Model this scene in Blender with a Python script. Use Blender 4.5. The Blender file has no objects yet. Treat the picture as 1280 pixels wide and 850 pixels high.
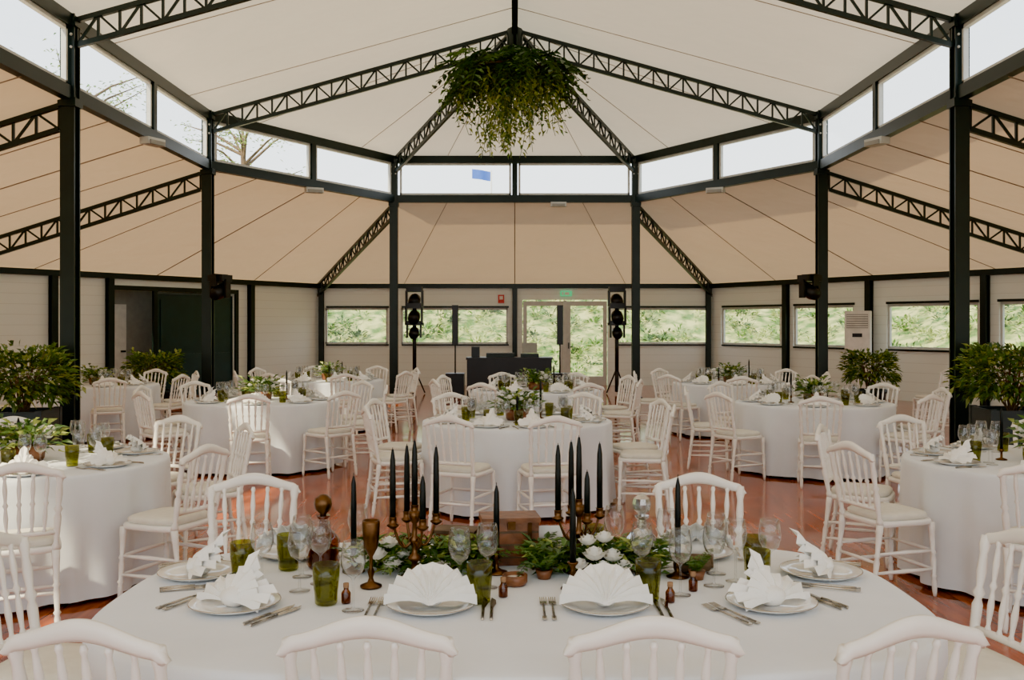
import bpy, math, random
from mathutils import Vector, Matrix
random.seed(7)
R=random.uniform
pi=math.pi
sc=bpy.context.scene

# ------------------------------------------------------------------ materials
def newmat(name):
    m=bpy.data.materials.new(name); m.use_nodes=True
    nt=m.node_tree; b=nt.nodes['Principled BSDF']
    return m,nt,b
def mat(name,col,rough=.5,metal=0,var=.08,scale=8,bump=0,coat=0,spec=.5,sheen=0,emit=0,trans=0):
    m,nt,b=newmat(name)
    tc=nt.nodes.new('ShaderNodeTexCoord'); n=nt.nodes.new('ShaderNodeTexNoise')
    n.inputs['Scale'].default_value=scale; n.inputs['Detail'].default_value=3
    nt.links.new(tc.outputs['Object'],n.inputs['Vector'])
    r=nt.nodes.new('ShaderNodeValToRGB')
    r.color_ramp.elements[0].position=.3; r.color_ramp.elements[1].position=.7
    r.color_ramp.elements[0].color=[max(0,c*(1-var)) for c in col]+[1]
    r.color_ramp.elements[1].color=[min(1,c*(1+var)) for c in col]+[1]
    nt.links.new(n.outputs['Fac'],r.inputs['Fac']); nt.links.new(r.outputs['Color'],b.inputs['Base Color'])
    b.inputs['Roughness'].default_value=rough; b.inputs['Metallic'].default_value=metal
    b.inputs['Coat Weight'].default_value=coat; b.inputs['Specular IOR Level'].default_value=spec
    b.inputs['Sheen Weight'].default_value=sheen
    if emit:
        b.inputs['Emission Color'].default_value=list(col)+[1]; b.inputs['Emission Strength'].default_value=emit
    if bump:
        bp=nt.nodes.new('ShaderNodeBump'); bp.inputs['Strength'].default_value=bump; bp.inputs['Distance'].default_value=.02
        nt.links.new(n.outputs['Fac'],bp.inputs['Height']); nt.links.new(bp.outputs['Normal'],b.inputs['Normal'])
    if trans:
        out=nt.nodes['Material Output']; t=nt.nodes.new('ShaderNodeBsdfTranslucent'); nt.links.new(r.outputs['Color'],t.inputs[0])
        mx=nt.nodes.new('ShaderNodeMixShader'); mx.inputs[0].default_value=trans
        nt.links.new(b.outputs[0],mx.inputs[1]); nt.links.new(t.outputs[0],mx.inputs[2]); nt.links.new(mx.outputs[0],out.inputs[0])
    return m
def glassmat(name,col,lo=.04,hi=.55,rough=.02,pw=3.):
    m,nt,b=newmat(name); nt.nodes.remove(b)
    out=nt.nodes['Material Output']
    t=nt.nodes.new('ShaderNodeBsdfTransparent'); t.inputs[0].default_value=list(col)+[1]
    g=nt.nodes.new('ShaderNodeBsdfGlossy'); g.inputs['Roughness'].default_value=rough
    lw=nt.nodes.new('ShaderNodeLayerWeight'); lw.inputs[0].default_value=.5
    p=nt.nodes.new('ShaderNodeMath'); p.operation='POWER'; p.inputs[1].default_value=pw; nt.links.new(lw.outputs['Facing'],p.inputs[0])
    ma=nt.nodes.new('ShaderNodeMath'); ma.operation='MULTIPLY_ADD'; ma.inputs[1].default_value=hi; ma.inputs[2].default_value=lo; nt.links.new(p.outputs[0],ma.inputs[0])
    mx=nt.nodes.new('ShaderNodeMixShader')
    nt.links.new(ma.outputs[0],mx.inputs[0]); nt.links.new(t.outputs[0],mx.inputs[1]); nt.links.new(g.outputs[0],mx.inputs[2])
    nt.links.new(mx.outputs[0],out.inputs[0])
    return m
def fabricmat(name,col,tcol,fac):
    m,nt,b=newmat(name); nt.nodes.remove(b)
    out=nt.nodes['Material Output']
    tc=nt.nodes.new('ShaderNodeTexCoord'); n=nt.nodes.new('ShaderNodeTexNoise'); n.inputs['Scale'].default_value=.35; n.inputs['Detail'].default_value=4
    nt.links.new(tc.outputs['Object'],n.inputs['Vector'])
    r=nt.nodes.new('ShaderNodeValToRGB'); r.color_ramp.elements[0].position=.3; r.color_ramp.elements[1].position=.7
    r.color_ramp.elements[0].color=[c*.88 for c in col]+[1]; r.color_ramp.elements[1].color=list(col)+[1]
    nt.links.new(n.outputs['Fac'],r.inputs['Fac'])
    bp=nt.nodes.new('ShaderNodeBump'); bp.inputs['Strength'].default_value=.8; bp.inputs['Distance'].default_value=.7
    nt.links.new(n.outputs['Fac'],bp.inputs['Height'])
    d=nt.nodes.new('ShaderNodeBsdfDiffuse'); nt.links.new(r.outputs[0],d.inputs[0]); nt.links.new(bp.outputs[0],d.inputs['Normal'])
    t=nt.nodes.new('ShaderNodeBsdfTranslucent'); t.inputs[0].default_value=list(tcol)+[1]
    mx=nt.nodes.new('ShaderNodeMixShader'); mx.inputs[0].default_value=fac
    nt.links.new(d.outputs[0],mx.inputs[1]); nt.links.new(t.outputs[0],mx.inputs[2]); nt.links.new(mx.outputs[0],out.inputs[0])
    return m
STEEL=mat('dark_green_steel',(.005,.014,.012),.36,0,.15,4,spec=.35)
SEAM=mat('membrane_seam',(.26,.18,.12),.8)
SEAMU=mat('upper_membrane_seam',(.42,.35,.28),.8)
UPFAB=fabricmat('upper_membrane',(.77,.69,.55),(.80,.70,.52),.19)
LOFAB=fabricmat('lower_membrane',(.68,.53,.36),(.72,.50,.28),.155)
WHITE=mat('white_lacquered_wood',(.85,.82,.76),.32,0,.03,6)
CUSH=mat('seat_cushion',(.70,.67,.58),.85,0,.05,20,.1)
CLOTH=mat('white_tablecloth',(.72,.75,.78),.9,0,.03,5,.15,sheen=.2)
NAP=mat('white_napkin',(.86,.85,.81),.9,0,.03,15,.1)
PORC=mat('porcelain',(.80,.80,.77),.12,0,.02,5,coat=.5)
SILV=mat('silver_cutlery',(.50,.46,.40),.22,1,.05,20)
BRASS=mat('aged_brass',(.12,.06,.026),.32,1,.35,25)
BLACK=mat('black_wax',(.003,.005,.005),.38,0,.2,20,spec=.25)
BLKP=mat('black_plastic',(.006,.006,.007),.35,0,.2,10,spec=.4)
WOOD=mat('old_wood',(.17,.06,.022),.42,0,.45,18,.3)
BARK=mat('bark',(.12,.075,.04),.8,0,.4,12,.4)
G1=mat('leaf_dark',(.045,.10,.026),.4,0,.4,30,trans=.25)
G2=mat('leaf_mid',(.11,.20,.045),.42,0,.35,30,trans=.3)
G3=mat('leaf_light',(.34,.40,.09),.5,0,.3,30,trans=.3)
PETAL=mat('white_petal',(.88,.85,.76),.7,0,.05,30)
CYEL=mat('cork',(.28,.15,.07),.8,0,.2,40)
GLASS=glassmat('clear_glass',(.97,.975,.975),.05,.9,.02,2.6)
PANE=glassmat('window_pane',(.96,.985,.985),.02,.3,.02,4)
GREENG=glassmat('olive_glass',(.60,.61,.10),.05,.5,.06)
DECG=glassmat('amber_glass',(.5,.24,.10),.06,.6)
CRYS=glassmat('cut_crystal',(.84,.88,.90),.42,.5,.10,1.0)
FRAME=mat('window_frame_white',(.55,.55,.52),.4)
PLANTER=mat('dark_planter',(.010,.022,.024),.5,0,.2,5)
DGREEN=mat('dark_green_door',(.004,.028,.032),.35,0,.15,3)
GREYD=mat('grey_door',(.30,.29,.26),.5)
ACW=mat('ac_white',(.78,.76,.70),.4)
EXITG=mat('exit_green',(.05,.5,.2),.5,emit=.8)
SIGNR=mat('red_sign',(.6,.03,.03),.5)
BLUE=mat('blue_flag',(.03,.10,.45),.6)
PAPER=mat('paper',(.8,.78,.72),.8)
def plankmat():
    m,nt,b=newmat('white_plank_cladding')
    tc=nt.nodes.new('ShaderNodeTexCoord'); sp=nt.nodes.new('ShaderNodeSeparateXYZ'); nt.links.new(tc.outputs['Object'],sp.inputs[0])
    mu=nt.nodes.new('ShaderNodeMath'); mu.operation='MULTIPLY'; mu.inputs[1].default_value=1/.2; nt.links.new(sp.outputs['Z'],mu.inputs[0])
    fr=nt.nodes.new('ShaderNodeMath'); fr.operation='FRACT'; nt.links.new(mu.outputs[0],fr.inputs[0])
    r=nt.nodes.new('ShaderNodeValToRGB'); e=r.color_ramp.elements
    e[0].position=0; e[0].color=(.62,.66,.60,1); e[1].position=.06; e[1].color=(.82,.88,.82,1)
    nt.links.new(fr.outputs[0],r.inputs[0]); nt.links.new(r.outputs[0],b.inputs['Base Color'])
    bp=nt.nodes.new('ShaderNodeBump'); bp.inputs['Strength'].default_value=.25; bp.inputs['Distance'].default_value=.01
    nt.links.new(r.outputs[0],bp.inputs['Height']); nt.links.new(bp.outputs[0],b.inputs['Normal'])
    b.inputs['Roughness'].default_value=.5
    return m
PLANK=plankmat()
def floormat():
    m,nt,b=newmat('red_floor_boards')
    tc=nt.nodes.new('ShaderNodeTexCoord')
    br=nt.nodes.new('ShaderNodeTexBrick'); nt.links.new(tc.outputs['Object'],br.inputs['Vector'])
    br.offset=0; br.inputs['Scale'].default_value=1; br.inputs['Brick Width'].default_value=1.3; br.inputs['Row Height'].default_value=2.6
    br.inputs['Mortar Size'].default_value=.006; br.inputs['Color1'].default_value=(.36,.088,.022,1); br.inputs['Color2'].default_value=(.31,.073,.019,1)
    br.inputs['Mortar'].default_value=(.13,.035,.012,1)
    mp2=nt.nodes.new('ShaderNodeMapping'); mp2.inputs['Scale'].default_value=(9,.8,1); nt.links.new(tc.outputs['Object'],mp2.inputs[0])
    n=nt.nodes.new('ShaderNodeTexNoise'); n.inputs['Scale'].default_value=2; n.inputs['Detail'].default_value=6; nt.links.new(mp2.outputs[0],n.inputs['Vector'])
    r=nt.nodes.new('ShaderNodeValToRGB'); r.color_ramp.elements[0].color=(.55,.52,.50,1); r.color_ramp.elements[1].color=(1.4,1.35,1.3,1)
    r.color_ramp.elements[0].position=.3; r.color_ramp.elements[1].position=.7
    nt.links.new(n.outputs['Fac'],r.inputs[0])
    mx=nt.nodes.new('ShaderNodeMix'); mx.data_type='RGBA'; mx.blend_type='MULTIPLY'; mx.inputs[0].default_value=1
    nt.links.new(br.outputs['Color'],mx.inputs[6]); nt.links.new(r.outputs[0],mx.inputs[7]); nt.links.new(mx.outputs[2],b.inputs['Base Color'])
    rr=nt.nodes.new('ShaderNodeMapRange'); rr.inputs[3].default_value=.05; rr.inputs[4].default_value=.15
    nt.links.new(n.outputs['Fac'],rr.inputs[0]); nt.links.new(rr.outputs[0],b.inputs['Roughness'])
    b.inputs['Specular IOR Level'].default_value=.5
    return m
FLOOR=floormat()
def groundmat():
    m,nt,b=newmat('meadow_bank')
    tc=nt.nodes.new('ShaderNodeTexCoord'); n=nt.nodes.new('ShaderNodeTexNoise'); n.inputs['Scale'].default_value=2.3; n.inputs['Detail'].default_value=9
    nt.links.new(tc.outputs['Object'],n.inputs['Vector'])
    r=nt.nodes.new('ShaderNodeValToRGB'); e=r.color_ramp.elements
    e[0].position=.38; e[0].color=(.08,.15,.03,1); e[1].position=.62; e[1].color=(.40,.40,.15,1)
    nt.links.new(n.outputs['Fac'],r.inputs[0]); nt.links.new(r.outputs[0],b.inputs['Base Color']); b.inputs['Roughness'].default_value=.9
    return m
GROUND=groundmat()

# ------------------------------------------------------------------ mesh builder
class MB:
    def __init__(s): s.v=[]; s.f=[]; s.m=[]; s.sm=[]; s.mats=[]
    def mi(s,mt):
        if mt not in s.mats: s.mats.append(mt)
        return s.mats.index(mt)
    def add(s,vs,fs,mt,smooth=False):
        o=len(s.v); i=s.mi(mt); s.v+= [tuple(v) for v in vs]
        for f in fs: s.f.append(tuple(a+o for a in f)); s.m.append(i); s.sm.append(smooth)
    def box(s,c,d,mt,rz=0):
        x,y,z=d[0]/2,d[1]/2,d[2]/2; ca,sa=math.cos(rz),math.sin(rz); vs=[]
        for k in (-z,z):
            for a,b in ((-x,-y),(x,-y),(x,y),(-x,y)):
                vs.append((c[0]+a*ca-b*sa,c[1]+a*sa+b*ca,c[2]+k))
        s.add(vs,[(3,2,1,0),(4,5,6,7),(0,1,5,4),(1,2,6,5),(2,3,7,6),(3,0,4,7)],mt)
    def beam(s,p,q,w,h,mt):
        p=Vector(p);q=Vector(q);d=(q-p)
        if d.length<1e-6: return
        d.normalize(); up=Vector((0,0,1))
        if abs(d.z)>.99: up=Vector((0,1,0))
        sd=d.cross(up).normalized(); u=sd.cross(d).normalized(); vs=[]
        for b in (p,q):
            for a,c in ((-1,-1),(1,-1),(1,1),(-1,1)): vs.append(b+sd*a*w/2+u*c*h/2)
        s.add(vs,[(3,2,1,0),(4,5,6,7),(0,1,5,4),(1,2,6,5),(2,3,7,6),(3,0,4,7)],mt)
    def lathe(s,prof,mt,n=16,p=(0,0,0),q=None,star=0,caps=True,smooth=True):
        p=Vector(p)
        if q is None: X,Y,Z=Vector((1,0,0)),Vector((0,1,0)),Vector((0,0,1)); L=1
        else:
            Z=Vector(q)-p; L=Z.length; Z.normalize()
            X=Vector((0,1,0)).cross(Z) if abs(Z.y)<.9 else Vector((1,0,0)).cross(Z)
            X.normalize(); Y=Z.cross(X)
        vs=[];fs=[]
        for r,z in prof:
            for k in range(n):
                a=2*pi*k/n; rr=r*(1+ (star if k%2 else 0))
                vs.append(p+X*rr*math.cos(a)+Y*rr*math.sin(a)+Z*z*L)
        for i in range(len(prof)-1):
            for k in range(n):
                k2=(k+1)%n; fs.append((i*n+k,i*n+k2,(i+1)*n+k2,(i+1)*n+k))
        if caps:
            if prof[0][0]>1e-4: fs.append(tuple(range(n-1,-1,-1)))
            if prof[-1][0]>1e-4: fs.append(tuple((len(prof)-1)*n+k for k in range(n)))
        s.add(vs,fs,mt,smooth)
    def tube(s,p,q,r,mt,n=8,r2=None): s.lathe([(r,0),(r if r2 is None else r2,1)],mt,n,p,q)
    def path(s,pts,r,mt,n=6):
        pts=[Vector(p) for p in pts]; vs=[];fs=[]
        for i,p in enumerate(pts):
            d=(pts[min(i+1,len(pts)-1)]-pts[max(i-1,0)]).normalized()
            X=d.cross(Vector((.31,.2,.93))).normalized(); Y=d.cross(X)
            rr=r if not callable(r) else r(i/(len(pts)-1))
            for k in range(n):
                a=2*pi*k/n; vs.append(p+X*rr*math.cos(a)+Y*rr*math.sin(a))
        for i in range(len(pts)-1):
            for k in range(n):
                k2=(k+1)%n; fs.append((i*n+k,i*n+k2,(i+1)*n+k2,(i+1)*n+k))
        fs.append(tuple(range(n))); fs.append(tuple((len(pts)-1)*n+k for k in range(n)))
        s.add(vs,fs,mt,True)
    def sphere(s,c,r,mt,n=12,sz=1):
        prof=[(r*math.sin(pi*i/8),-r*sz*math.cos(pi*i/8)) for i in range(9)]
        s.lathe(prof,mt,n,c)
    def rings(s,lv,mt,n=40,ex=2.,c=(0,0),smooth=True):
        vs=[];fs=[]
        for z,a,b in lv:
            for k in range(n):
                t=2*pi*k/n; ct,st=math.cos(t),math.sin(t)
                vs.append((c[0]+a*math.copysign(abs(ct)**(2/ex),ct),c[1]+b*math.copysign(abs(st)**(2/ex),st),z))
        for i in range(len(lv)-1):
            for k in range(n):
                k2=(k+1)%n; fs.append((i*n+k,i*n+k2,(i+1)*n+k2,(i+1)*n+k))
        fs.append(tuple(range(n-1,-1,-1))); fs.append(tuple((len(lv)-1)*n+k for k in range(n)))
        s.add(vs,fs,mt,smooth)
    def leaf(s,p,d,L,w,mt,droop=.2):
        p=Vector(p); d=Vector(d).normalized()
        sd=d.cross(Vector((R(-.4,.4),R(-.4,.4),1)))
        if sd.length<1e-3: sd=Vector((1,0,0))
        sd.normalize(); up=sd.cross(d)
        m=p+d*L*.45+up*L*.06; t=p+d*L-Vector((0,0,droop*L))
        s.add([p,m+sd*w/2,t,m-sd*w/2],[(0,1,2,3)],mt)
    def frond(s,p,d,L,w,mt,n=10,droop=.5,lw=.85):
        p=Vector(p); d=Vector(d).normalized(); prev=p
        pts=[]
        for i in range(n+1):
            t=i/n; pts.append(p+d*L*t+Vector((0,0,-droop*L*t*t)))
        s.path(pts[::2] if n%2==0 else pts,L*.006,mt,3)
        for i in range(1,n+1):
            dd=(pts[i]-pts[i-1]).normalized(); sd=dd.cross(Vector((0,0,1)))
            if sd.length<1e-3: sd=Vector((1,0,0))
            sd.normalize(); t=i/n; ll=w*math.sin(pi*(.12+.83*t))
            for sg in (-1,1): s.leaf(pts[i],sd*sg+dd*.6+Vector((0,0,R(-.15,.1))),ll,L/n*lw,mt,.15)
    def mesh(s,name):
        me=bpy.data.meshes.new(name); me.from_pydata(s.v,[],s.f)
        for mt in s.mats: me.materials.append(mt)
        me.polygons.foreach_set('material_index',s.m); me.polygons.foreach_set('use_smooth',s.sm); me.update()
        return me
    def obj(s,name,loc=(0,0,0),rz=0):
        return place(s.mesh(name),name,loc,rz)
def place(me,name,loc=(0,0,0),rz=0,scale=1):
    o=bpy.data.objects.new(name,me); o.location=loc; o.rotation_euler=(0,0,rz)
    if scale!=1: o.scale=(scale,)*3
    sc.collection.objects.link(o); return o

# ------------------------------------------------------------------ building shell
S=5.3; AY=17.1; H6=.8660254
WO=10.45
YB=-4.1
ZL0,ZL1,ZG,ZT=4.28,4.44,5.14,5.30
ZA=6.74; ZW=2.68
inner=[(-S,YB),(-S,1.2),(-S,6.5),(-S,11.8),(-S,AY),(-S/2,AY+S*H6),(S/2,AY+S*H6),(S,AY),(S,11.8),(S,6.5),(S,1.2),(S,YB)]
outer=[(-WO,YB),(-WO,1.2),(-WO,6.5),(-WO,11.8),(-WO,AY),(-WO/2,AY+WO*H6),(WO/2,AY+WO*H6),(WO,AY),(WO,11.8),(WO,6.5),(WO,1.2),(WO,YB)]
m=MB(); m.add([(x*1.01,y+(.1 if y>20 else 0),0) for x,y in outer],[tuple(range(len(outer)-1,-1,-1))],FLOOR); m.obj('floor')
m=MB()
apex=(0,AY,ZA)
for i in range(len(inner)-1):
    a,b=inner[i],inner[i+1]
    if i in (4,5,6): m.add([(a[0],a[1],ZT),(b[0],b[1],ZT),apex],[(0,1,2)],UPFAB)
    else: m.add([(a[0],a[1],ZT),(b[0],b[1],ZT),(0,b[1],ZA),(0,a[1],ZA)],[(0,1,2,3)],UPFAB)
m.obj('ceiling')
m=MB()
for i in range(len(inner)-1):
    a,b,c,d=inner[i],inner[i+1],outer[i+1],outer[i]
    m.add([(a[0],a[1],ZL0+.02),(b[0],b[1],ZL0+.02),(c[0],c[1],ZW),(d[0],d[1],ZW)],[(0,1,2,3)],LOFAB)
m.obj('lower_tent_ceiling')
m=MB()
def lerp(a,b,t): return tuple(a[k]+(b[k]-a[k])*t for k in range(len(a)))
for i in range(len(inner)-1):
    a,b,c,d=inner[i],inner[i+1],outer[i+1],outer[i]
    for t in (.22,.5,.78):
        p=lerp(a,b,t); q=lerp(d,c,t); w=.020 if t==.5 else .008
        m.beam((p[0],p[1],ZL0),(q[0],q[1],ZW-.01),w,.012,SEAM)
        if t!=.5:
            if i in (4,5,6): m.beam((p[0],p[1],ZT-.02),(apex[0],apex[1],ZA-.03),.010,.01,SEAMU)
            else: m.beam((p[0],p[1],ZT-.02),(0,p[1],ZA-.02),.010,.01,SEAMU)
m.obj('membrane_seams')
def truss(p,q,dep,n,name='roof_truss',w=.06):
    m=MB(); p=Vector(p);q=Vector(q); dn=Vector((0,0,-dep))
    m.beam(p,q,w,w,STEEL); m.beam(p+dn,q+dn,w,w,STEEL)
    for i in range(n+1):
        a=p.lerp(q,i/n); m.beam(a,a+dn,.03,.03,STEEL)
        if i<n:
            b=p.lerp(q,(i+1)/n)
            if i%2: m.beam(a,b+dn,.028,.028,STEEL)
            else: m.beam(a+dn,b,.028,.028,STEEL)
    return m.obj(name)
for x,y in inner:
    if y==YB: continue
    if y<=AY: truss((x*.985,y,ZT-.06),(math.copysign(.08,x),y,ZA-.07),.30,20)
    else: truss((x*.985,y-.06,ZT-.06),(x*.03,AY+.1,ZA-.07),.30,20)
for a,b in zip(inner,outer):
    if a[1]==YB: continue
    p=lerp(a,b,.025); q=lerp(a,b,.985)
    truss((p[0],p[1],ZL0-.06),(q[0],q[1],ZW-.03),.28,18,'side_roof_truss')
m=MB(); m.beam((0,YB,ZA-.08),(0,AY,ZA-.08),.10,.12,STEEL); m.beam((0,YB,ZA-.36),(0,AY,ZA-.36),.05,.05,STEEL)
m.lathe([(.10,-.42),(.14,-.38),(.14,-.04),(.1,0)],STEEL,12,(0,AY,ZA)); m.obj('ridge_beam')
def column(x,y,rz,h,name='steel_column',w=.17,z0=0):
    m=MB()
    m.box((0,-w*.42,h/2),(w,w*.16,h),STEEL); m.box((0,w*.42,h/2),(w,w*.16,h),STEEL); m.box((0,0,h/2),(w*.55,w*.84,h),STEEL)
    if h>3:
        m.box((0,0,.012),(w*1.6,w*1.6,.024),STEEL)
        for z in (4.25,5.2): m.box((0,0,z),(w*1.25,w*1.25,.10),STEEL)
        for z in (4.9,5.05):
            for sx in (-1,1): m.lathe([(.0,0),(.016,.0),(.016,1),(0,1)],FRAME,8,(sx*.05,-w*.5,z),(sx*.05,-w*.5-.012,z))
    m.obj(name,(x,y,z0),rz)
for i,(x,y) in enumerate(inner):
    column(x,y,0,ZT)
wn=[0]
def window(p,q,z0,z1,div=1,fr=.05,th=.06):
    wn[0]+=1; m=MB(); p=Vector((p[0],p[1],0)); q=Vector((q[0],q[1],0))
    def P(t,z): v=p.lerp(q,t); return (v.x,v.y,z)
    L=(q-p).length
    m.beam(P(0,z0+fr/2),P(1,z0+fr/2),th,fr,FRAME); m.beam(P(0,z1-fr/2),P(1,z1-fr/2),th,fr,FRAME)
    for k in range(div+1):
        t=k/div; t=min(max(t,fr/2/L),1-fr/2/L)
        v=P(t,0); a=math.atan2(q.y-p.y,q.x-p.x); m.box((v[0],v[1],(z0+z1)/2),(fr,th,z1-z0),FRAME,a)
    m.add([P(0,z0),P(1,z0),P(1,z1),P(0,z1)],[(0,1,2,3)],PANE)
    m.obj('window_%d'%wn[0])
m=MB()
for i in range(len(inner)-1):
    a,b=inner[i],inner[i+1]
    m.beam((*a,(ZL0+ZL1)/2),(*b,(ZL0+ZL1)/2),.12,ZL1-ZL0,STEEL)
    m.beam((*a,(ZG+ZT)/2),(*b,(ZG+ZT)/2),.12,ZT-ZG,STEEL)
    c=lerp(a,b,.5); m.box((c[0],c[1],(ZL1+ZG)/2),(.12,.12,ZG-ZL1),STEEL,math.atan2(b[1]-a[1],b[0]-a[0]))
m.obj('clerestory_beam')
for i in range(len(inner)-1):
    a,b=inner[i],inner[i+1]
    window(lerp(a,b,.025),lerp(a,b,.485),ZL1,ZG,1,.045)
    window(lerp(a,b,.515),lerp(a,b,.975),ZL1,ZG,1,.045)
def wall(name,A,B,openings,th=.14,zt=ZW):
    m=MB(); L=math.dist(A,B); a=math.atan2(B[1]-A[1],B[0]-A[0])
    def pc(s0,s1,z0,z1):
        if s1-s0<.001 or z1-z0<.001: return
        s=(s0+s1)/2; m.box((A[0]+math.cos(a)*s,A[1]+math.sin(a)*s,(z0+z1)/2),(s1-s0,th,z1-z0),PLANK,a)
    cur=0
    for s0,s1,z0,z1 in sorted(openings):
        pc(cur,s0,0,zt); pc(s0,s1,0,z0); pc(s0,s1,z1,zt); cur=s1
    pc(cur,L,0,zt); m.obj(name)
def along(A,B,s):
    L=math.dist(A,B); return lerp(A,B,s/L)
FL,FR=(-WO/2,AY+WO*H6),(WO/2,AY+WO*H6); RL,LL=(WO,AY),(-WO,AY)
off=WO/2
fw=[(-5.0+off,-3.35+off,1.09,2.04),(-3.0+off,-.18+off,1.09,2.04),(2.7+off,5.1+off,1.09,2.04)]
fd=(.2+off,2.45+off,0,2.26)
wall('wall_far',FL,FR,fw+[fd])
for o in fw: window(along(FL,FR,o[0]),along(FL,FR,o[1]),o[2],o[3],1)
rw=[(.41,2.5,1.09,2.04),(2.93,4.73,1.09,2.04),(5.63,7.8,1.09,2.04),(8.24,10.1,1.09,2.04)]
wall('wall_right_diagonal',FR,RL,rw)
for o in rw: window(along(FR,RL,o[0]),along(FR,RL,o[1]),o[2],o[3],1)
ld=(3.0,6.4,0,2.33)
wall('wall_left_diagonal',FL,LL,[ld])
sw=[(k*5.3+.3,k*5.3+5.0,.9,2.04) for k in range(4)]  # side windows out of view, added to let daylight in
wall('wall_right',RL,(WO,YB),sw)
for o in sw: window(along(RL,(WO,YB),o[0]),along(RL,(WO,YB),o[1]),o[2],o[3],2)
wall('wall_left',LL,(-WO,YB),sw[1:])
for o in sw[1:]: window(along(LL,(-WO,YB),o[0]),along(LL,(-WO,YB),o[1]),o[2],o[3],2)
bw=[(k*2.09+.12,(k+1)*2.09-.12,.1,2.55) for k in range(10)]  # unseen rear wall: glazing added so sky light reaches the foreground
wall('wall_back',(WO,YB),(-WO,YB),bw)
for o in bw: window(along((WO,YB),(-WO,YB),o[0]),along((WO,YB),(-WO,YB),o[1]),o[2],o[3],1)
m=MB()
for i in range(len(outer)-1):
    a,b=outer[i],outer[i+1]; k=.988
    A=(a[0]*k,AY+(a[1]-AY)*k if a[1]>AY else a[1]); B=(b[0]*k,AY+(b[1]-AY)*k if b[1]>AY else b[1])
    m.beam((*A,ZW-.06),(*B,ZW-.06),.10,.12,STEEL)
m.obj('eave_beam')
def wpost(A,B,s,w=.13):
    p=along(A,B,s); cx,cy=0,15; n=Vector((cx-p[0],cy-p[1])).normalized()
    a=math.atan2(B[1]-A[1],B[0]-A[0])
    column(p[0]+n.x*.16,p[1]+n.y*.16,a,ZW-.12,'wall_post',w)
for s in (-4.95-.2,0,5.15): wpost(FL,FR,s+off)
for s in (2.7,5.2,8.02): wpost(FR,RL,s)
for s in (2.46,6.52,7.83): wpost(FL,LL,s)
m=MB()
for A,B,lst in ((FL,FR,fw),(FR,RL,rw)):
    for o in lst:
        a=along(A,B,o[0]);b=along(A,B,o[1])
        n=Vector((-a[0],14-a[1])).normalized()*.1
        m.beam((a[0]+n.x,a[1]+n.y,1.07),(b[0]+n.x,b[1]+n.y,1.07),.06,.04,STEEL)
        m.beam((a[0]+n.x,a[1]+n.y,2.07),(b[0]+n.x,b[1]+n.y,2.07),.05,.05,STEEL)
m.obj('trim_1')
def door_leaf(m,x0,x1,y,z1):
    for x in (x0+.05,x1-.05): m.box((x,y,z1/2),(.10,.06,z1),FRAME)
    for z,h in ((.12,.24),(z1-.06,.12)): m.box(((x0+x1)/2,y,z),(x1-x0,.058,h),FRAME)
    m.add([(x0,y,0),(x1,y,0),(x1,y,z1),(x0,y,z1)],[(0,1,2,3)],PANE)
    m.box((x0+.05,y-.05,1.05),(.03,.06,.16),STEEL)
yw=FL[1]
m=MB(); door_leaf(m,.22,1.28,yw,2.22); door_leaf(m,1.37,2.43,yw,2.22); m.box((1.325,yw,1.12),(.08,.1,2.24),FRAME); m.obj('door_1')
a=math.atan2(LL[1]-FL[1],LL[0]-FL[0])
def lp(s,n=0):
    q=along(FL,LL,s); return (q[0]+math.sin(a)*-n, q[1]+math.cos(a)*n)
m=MB()
def lbox(mm,s0,s1,z0,z1,n,t,mt):
    c=lp((s0+s1)/2,n); mm.box((c[0],c[1],(z0+z1)/2),(s1-s0,t,z1-z0),mt,a)
ow=-1 if (lp(5,1)[0]+0)>lp(5,0)[0] else 1
lbox(m,3.02,3.75,.01,2.28,0,.06,DGREEN); lbox(m,3.1,3.67,.2,.95,-ow*.04,.02,DGREEN); lbox(m,3.1,3.67,1.1,2.15,-ow*.04,.02,DGREEN)
lbox(m,3.79,5.25,.01,2.28,0,.06,DGREEN); lbox(m,3.9,5.14,.2,.95,-ow*.04,.02,DGREEN); lbox(m,3.9,5.14,1.1,2.15,-ow*.04,.02,DGREEN)
lbox(m,3.7,3.74,.95,1.2,-ow*.07,.04,FRAME)
m.obj('door_2')
m=MB()
lbox(m,2.9,6.5,0,2.5,ow*.8,.1,GREYD); lbox(m,2.9,3.0,0,2.5,ow*.45,.6,GREYD); lbox(m,6.4,6.5,0,2.5,ow*.45,.6,GREYD); lbox(m,2.9,6.5,2.4,2.5,ow*.45,.6,GREYD)
lbox(m,2.9,6.5,-.06,.0,ow*.45,.6,PLANTER)
lbox(m,5.45,6.3,.01,2.05,ow*.72,.06,ACW); lbox(m,5.5,5.6,1.0,1.04,ow*.66,.05,STEEL)
m.obj('wall_alcove')
m=MB(); lbox(m,2.9,6.5,2.33,2.43,-ow*.09,.05,STEEL); lbox(m,5.28,5.38,0,2.33,-ow*.09,.06,STEEL); lbox(m,2.9,3.0,0,2.33,-ow*.09,.05,STEEL); m.obj('trim_2')
m=MB(); m.box((0,0,0),(.30,.05,.14),EXITG); m.box((.02,-.028,0),(.12,.004,.07),PAPER); m.box((-.09,-.028,0),(.04,.004,.08),PAPER); m.obj('exit_sign',(1.35,yw-.11,2.42))
m=MB(); m.box((0,0,0),(.16,.02,.22),SIGNR); m.box((0,-.012,.03),(.09,.004,.09),PAPER); m.obj('fire_sign',(-.36,yw-.10,2.28))
c=along(FR,RL,5.18); m=MB(); m.box((0,0,.95),(.52,.34,1.9),ACW); m.box((0,-.175,1.68),(.44,.012,.30),GREYD)
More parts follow.
